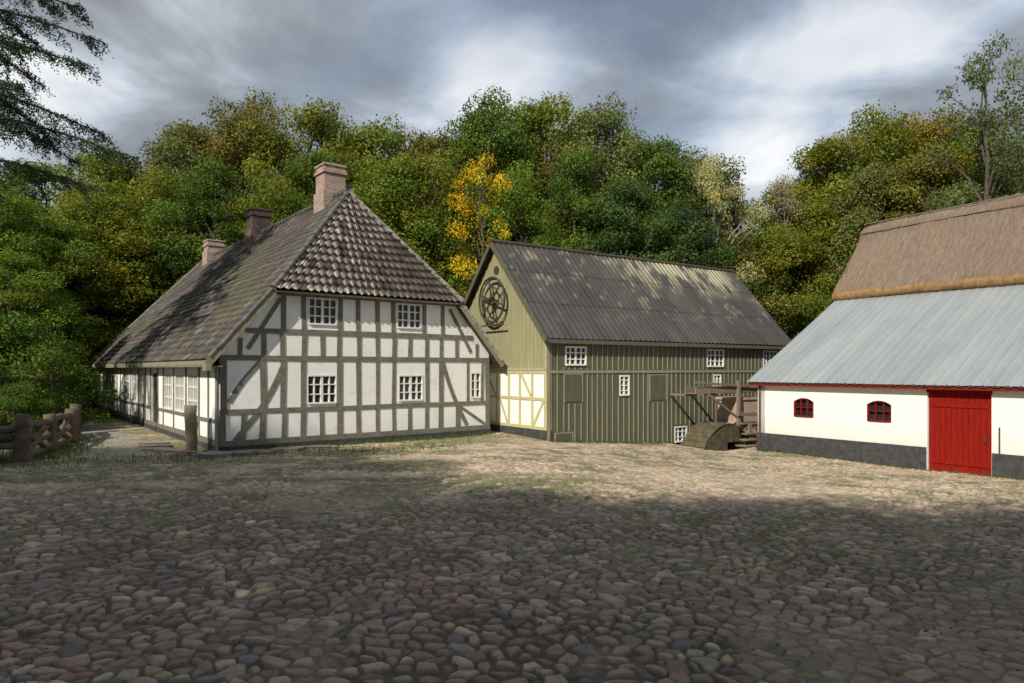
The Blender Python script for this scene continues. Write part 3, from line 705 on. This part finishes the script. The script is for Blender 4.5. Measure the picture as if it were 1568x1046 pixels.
frt=[(-36,12,LG),(-32,13.5,LG),(-28.5,11.5,G),(-25.5,13.5,YG),(-22,15.,YG),(-18.5,15.5,G),(-15,15,YG),(-12,16,G),(-9,15,LG),(-6,16.,YG),(-3,14,G),(0.6,15.5,LG),(4,16.5,G),(7.2,14.5,GD),(10.2,12.5,GD),(14.4,11.5,OL),(17.6,11.8,YG),(20.5,14.,YG),(23.6,16.,GR),(27,16.5,OL),(30.5,15.5,G),(34,15,YG)]
for i,(x,H_,c) in enumerate(frt):
    plant('oak_tree',(pointy+beech)[(i*5)%6],x,43.5+random.uniform(-1.2,1.2)+(2 if x>12 else 0),H_,random.uniform(.7,.9),c)
plant('yellow_maple_tree',airy,-1.8,41,15.3,.62,YE)
plant('spindly_ash_tree',airy,27.8,40,21.6,.85,(.13,.17,.06))
plant('spindly_ash_tree',airy,31,42,19.,1.0,(.15,.175,.06))
plant('birch_tree',birchm,12.6,42.5,15.8,.62,(.40,.39,.16)); plant('birch_tree',birchm,18.8,47,15.8,.6,(.28,.24,.14))
plant('dark_spruce_tree',pointy[0],10.8,41,12,.5,DK)
plant('beech_tree',beech[1],-27.5,36,12.,.7,LG); plant('beech_tree',beech[2],-31.5,37.5,14.5,.85,G); plant('oak_tree',pointy[1],-25.8,38,11.,.7,LG); plant('oak_tree',pointy[0],-24.5,42,12.5,.7,YG)
plant('oak_tree',pointy[1],-23.5,32,8.0,.65,LG)
for i,(x,y,s,c) in enumerate([(-17.8,26.5,.8,G),(-20.5,28.5,1.2,G),(-19,24,.8,GD),(-23,31,1.2,LG),(-26,32.5,1.4,LG),(-22.8,27.5,1.4,G),(-16.4,22.5,.5,G),(-27.5,38.5,1.2,G),(-18,20,.7,GD)]):
    plant('hazel_bush',bushm[i%2],x,y,3.6*s,s,c,4)
# yard-side trees behind the viewpoint whose shadows fall across the yard
for x,y,H_,wd in [(-29,-8,24,.85),(-26,-7,24.2,.85),(-23,-7,24.2,.85),(-20,-7,24.0,.85),(-17.2,-7.3,22.6,.75),(-14.6,-7,19.2,.7),(-11.5,-7,18.0,.8),(-8.5,-7.5,17.6,.8),(-5.5,-7.5,18.2,.8),(-2.5,-8,18.2,.8),(.6,-8,18.2,.8),(4,-8.5,18.6,.8),(7.5,-9,18.8,.8),(-24,-14,25,1.),(-12,-14,21,1.),(-5,-14,21,1.),(2,-15,21,1.)]:
    plant('beech_tree',beech[int(abs(x))%4],x,y,H_,wd,G)
def make_spruce(name,seed,H=15.5,h0=6.6):
    rng=np.random.RandomState(seed); tubes=[tube([(0,0,-.5),(0,0,H*.5),(0,0,H)],[.26,.17,.02],8)]; Cn=[];Nn=[];S=[]
    nb=66
    for i in range(nb):
        h=h0+(H-h0-.3)*(i/nb); Lb=5.2*(1-(h-3)/(H-1))**.7*rng.uniform(.7,1.15)+.3; th=i*2.399+rng.normal()*.35
        d=np.array([math.cos(th),math.sin(th),0]); pts=[]; bd=rng.normal()*.25
        for k in range(9):
            f=k/8; pts.append(np.array([0,0,h])+d*Lb*f+np.array([-d[1],d[0],0])*bd*f*f*2+np.array([0,0,.25*math.sin(f*3.1)-Lb*.20*f*f+.35*f**4]))
        tubes.append(tube([tuple(p) for p in pts],[.045*(1-k/9)+.008 for k in range(9)],5))
        sd=np.array([-d[1],d[0],0])
        for k in range(int(Lb*17)):
            f=rng.uniform(.12,1); p0=np.array([np.interp(f,np.linspace(0,1,9),[q[j] for q in pts]) for j in range(3)])
            s=rng.choice([-1,1]); tl=(.25+.75*(1-f))*rng.uniform(.5,1.1)*min(1,Lb/2.5)+.12
            td=d*.65+sd*s*rng.uniform(.5,1.)+np.array([0,0,-rng.uniform(.1,1.0)]); td/=np.linalg.norm(td)
            n=int(tl*80)+8; u=rng.rand(n); jitr=rng.normal(size=(n,3))*.038
            Cn.append(p0+td*tl*u[:,None]+jitr+np.array([0,0,-.12])*(u**2)[:,None]); nr=rng.normal(size=(n,3)); Nn.append(nr/np.linalg.norm(nr,axis=1)[:,None]); S.append(rng.uniform(.05,.10,n))
    P_=np.concatenate(Cn);V,F=quads(P_,np.concatenate(Nn),np.concatenate(S),.3,rng); C=np.repeat(rng.uniform(.6,1.4,size=(len(P_),1))*np.ones(3),4,0)
    return assemble(name,V,F,C,tubes,M['bark'],M['needle'])
sp=make_spruce('spruce_mesh',5)
o=bpy.data.objects.new('spruce_tree',sp); COL.objects.link(o); o.location=(-19.0,21.5,-.3); o.scale=(1.38,1.38,1.42); o.rotation_euler=(0,0,.4); o.color=(.050,.082,.045,1)

rng=np.random.RandomState(8)
def strip(p,q,n,sd):
    f=rng.rand(n); return np.stack([p[0]+(q[0]-p[0])*f+rng.normal(size=n)*sd,p[1]+(q[1]-p[1])*f+rng.normal(size=n)*sd],1)
pts=np.concatenate([strip((-8.2,19.1),(-.9,24.8),2200,.14),strip((-12,16.5),(-15.5,23.5),5000,.6),strip((1.3,23.2),(7.,27.2),900,.08),strip((9,24.8),(13.5,18.2),700,.08),strip((-11,17.3),(-2,21.0),2200,.6)])
bs=np.stack([pts[:,0],pts[:,1],ground(pts[:,0],pts[:,1])],1); n=len(bs); th=rng.rand(n)*6.28; hh=rng.uniform(.05,.16,n)
dv=np.stack([np.cos(th),np.sin(th),0*th],1)*.010; tip=bs+np.stack([rng.normal(size=n)*.04,rng.normal(size=n)*.04,hh],1)
V=np.stack([bs-dv,bs+dv,tip+dv*.2,tip-dv*.2],1).reshape(-1,3); C=np.repeat(rng.uniform(.6,1.4,size=(n,1))*np.ones(3),4,0)
o=fast_mesh('grass_tufts',V,np.arange(4*n).reshape(n,4),C,False,[M['leaf']]); o.color=(.085,.125,.03,1)
n=2600; yl=rng.uniform(4,24,n); xl=rng.uniform(-.85,.85,n)*yl; ce=np.stack([xl,yl,ground(xl,yl)+.052],1); nr=rng.normal(size=(n,3))*.25+np.array([0,0,1]); nr/=np.linalg.norm(nr,axis=1)[:,None]
V,F=quads(ce,nr,rng.uniform(.03,.065,n),.6,rng); cc=np.array([[.22,.12,.05],[.30,.20,.07],[.14,.08,.04]])[rng.randint(0,3,n)]
o=fast_mesh('fallen_leaves',V,F,np.repeat(cc,4,0),False,[M['leaf']]); o.color=(1,1,1,1)

# ---------------------------------------------------------------- light, sky, camera
az=Vector((-.50,-.866)).normalized(); el=math.radians(38)
ts=Vector((az.x*math.cos(el),az.y*math.cos(el),math.sin(el)))
sd=bpy.data.lights.new('sun','SUN'); sd.energy=5.0; sd.angle=math.radians(.55); sd.color=(1,.92,.79)
so=bpy.data.objects.new('sun',sd); COL.objects.link(so); so.rotation_euler=(-ts).to_track_quat('-Z','Y').to_euler(); so.location=(0,0,30)
wd=bpy.data.worlds.new('World'); scene.world=wd; wd.use_nodes=True; nt=wd.node_tree; N=nt.nodes; bg=N['Background']; out=N['World Output']
st=N.new('ShaderNodeTexSky'); st.sky_type='NISHITA'; st.sun_disc=False; st.sun_elevation=el; st.sun_rotation=math.atan2(az.x,az.y)
nt.links.new(st.outputs[0],bg.inputs[0]); bg.inputs[1].default_value=.12
tc=N.new('ShaderNodeTexCoord'); sp_=N.new('ShaderNodeSeparateXYZ'); nt.links.new(tc.outputs['Generated'],sp_.inputs[0])
def mth(op,a,b):
    m=N.new('ShaderNodeMath'); m.operation=op
    for s,v in((m.inputs[0],a),(m.inputs[1],b)):
        if isinstance(v,(int,float)): s.default_value=v
        else: nt.links.new(v,s)
    return m.outputs[0]
zz=mth('ADD',mth('MAXIMUM',sp_.outputs[2],0.),.22)
cb=N.new('ShaderNodeCombineXYZ'); nt.links.new(mth('DIVIDE',sp_.outputs[0],zz),cb.inputs[0]); nt.links.new(mth('DIVIDE',sp_.outputs[1],zz),cb.inputs[1])
def wn(scale,det,off,rough=.55):
    mp=N.new('ShaderNodeMapping'); mp.inputs['Location'].default_value=off; nt.links.new(cb.outputs[0],mp.inputs[0])
    n=N.new('ShaderNodeTexNoise'); n.inputs['Scale'].default_value=scale; n.inputs['Detail'].default_value=det; n.inputs['Roughness'].default_value=rough; n.inputs['Distortion'].default_value=.35
    nt.links.new(mp.outputs[0],n.inputs['Vector']); return n.outputs['Fac']
def rp(f,stops):
    r=N.new('ShaderNodeValToRGB'); e=r.color_ramp.elements
    while len(e)<len(stops): e.new(.5)
    for i,(p,c) in enumerate(stops): e[i].position=p; e[i].color=(*c,1)
    nt.links.new(f,r.inputs[0]); return r.outputs[0]
fac=wn(1.6,9,(2.3,.4,0),.56)
fac=mth('ADD',mth('MULTIPLY',mth('SUBTRACT',fac,.5),1.6),.43)
for (cx,cy_,rad,amp) in((-.03,1.45,.26,.42),(.72,1.38,.40,.26),(.62,1.78,.34,.26),(-1.0,1.45,.5,.20),(-.25,1.78,.35,.18),(-.45,1.15,.38,-.08),(.30,1.25,.25,-.10)):
    ds=N.new('ShaderNodeVectorMath'); ds.operation='DISTANCE'; nt.links.new(cb.outputs[0],ds.inputs[0]); ds.inputs[1].default_value=(cx,cy_,0)
    mr=N.new('ShaderNodeMapRange'); mr.interpolation_type='SMOOTHSTEP'; nt.links.new(ds.outputs['Value'],mr.inputs[0]); mr.inputs[1].default_value=0; mr.inputs[2].default_value=rad; mr.inputs[3].default_value=amp; mr.inputs[4].default_value=0
    fac=mth('ADD',fac,mr.outputs[0])
cloud=rp(fac,[(.22,(.22,.24,.265)),(.42,(.35,.38,.42)),(.56,(.54,.60,.68)),(.76,(.94,.95,.96))])
bg2=N.new('ShaderNodeBackground'); nt.links.new(cloud,bg2.inputs[0]); bg2.inputs[1].default_value=1.05
cov=rp(wn(.55,5,(7.1,3.4,0)),[(.36,(.5,.5,.5)),(.5,(1,1,1))])
ms=N.new('ShaderNodeMixShader'); nt.links.new(cov,ms.inputs[0]); nt.links.new(bg.outputs[0],ms.inputs[1]); nt.links.new(bg2.outputs[0],ms.inputs[2]); nt.links.new(ms.outputs[0],out.inputs[0])

cd=bpy.data.cameras.new('camera'); co=bpy.data.objects.new('camera',cd); COL.objects.link(co); co.location=(0,0,2.4); co.rotation_euler=(math.pi/2,0,0)
cd.lens=24; cd.sensor_width=36; cd.shift_y=.0268; cd.clip_end=1000; cd.clip_start=.1; scene.camera=co
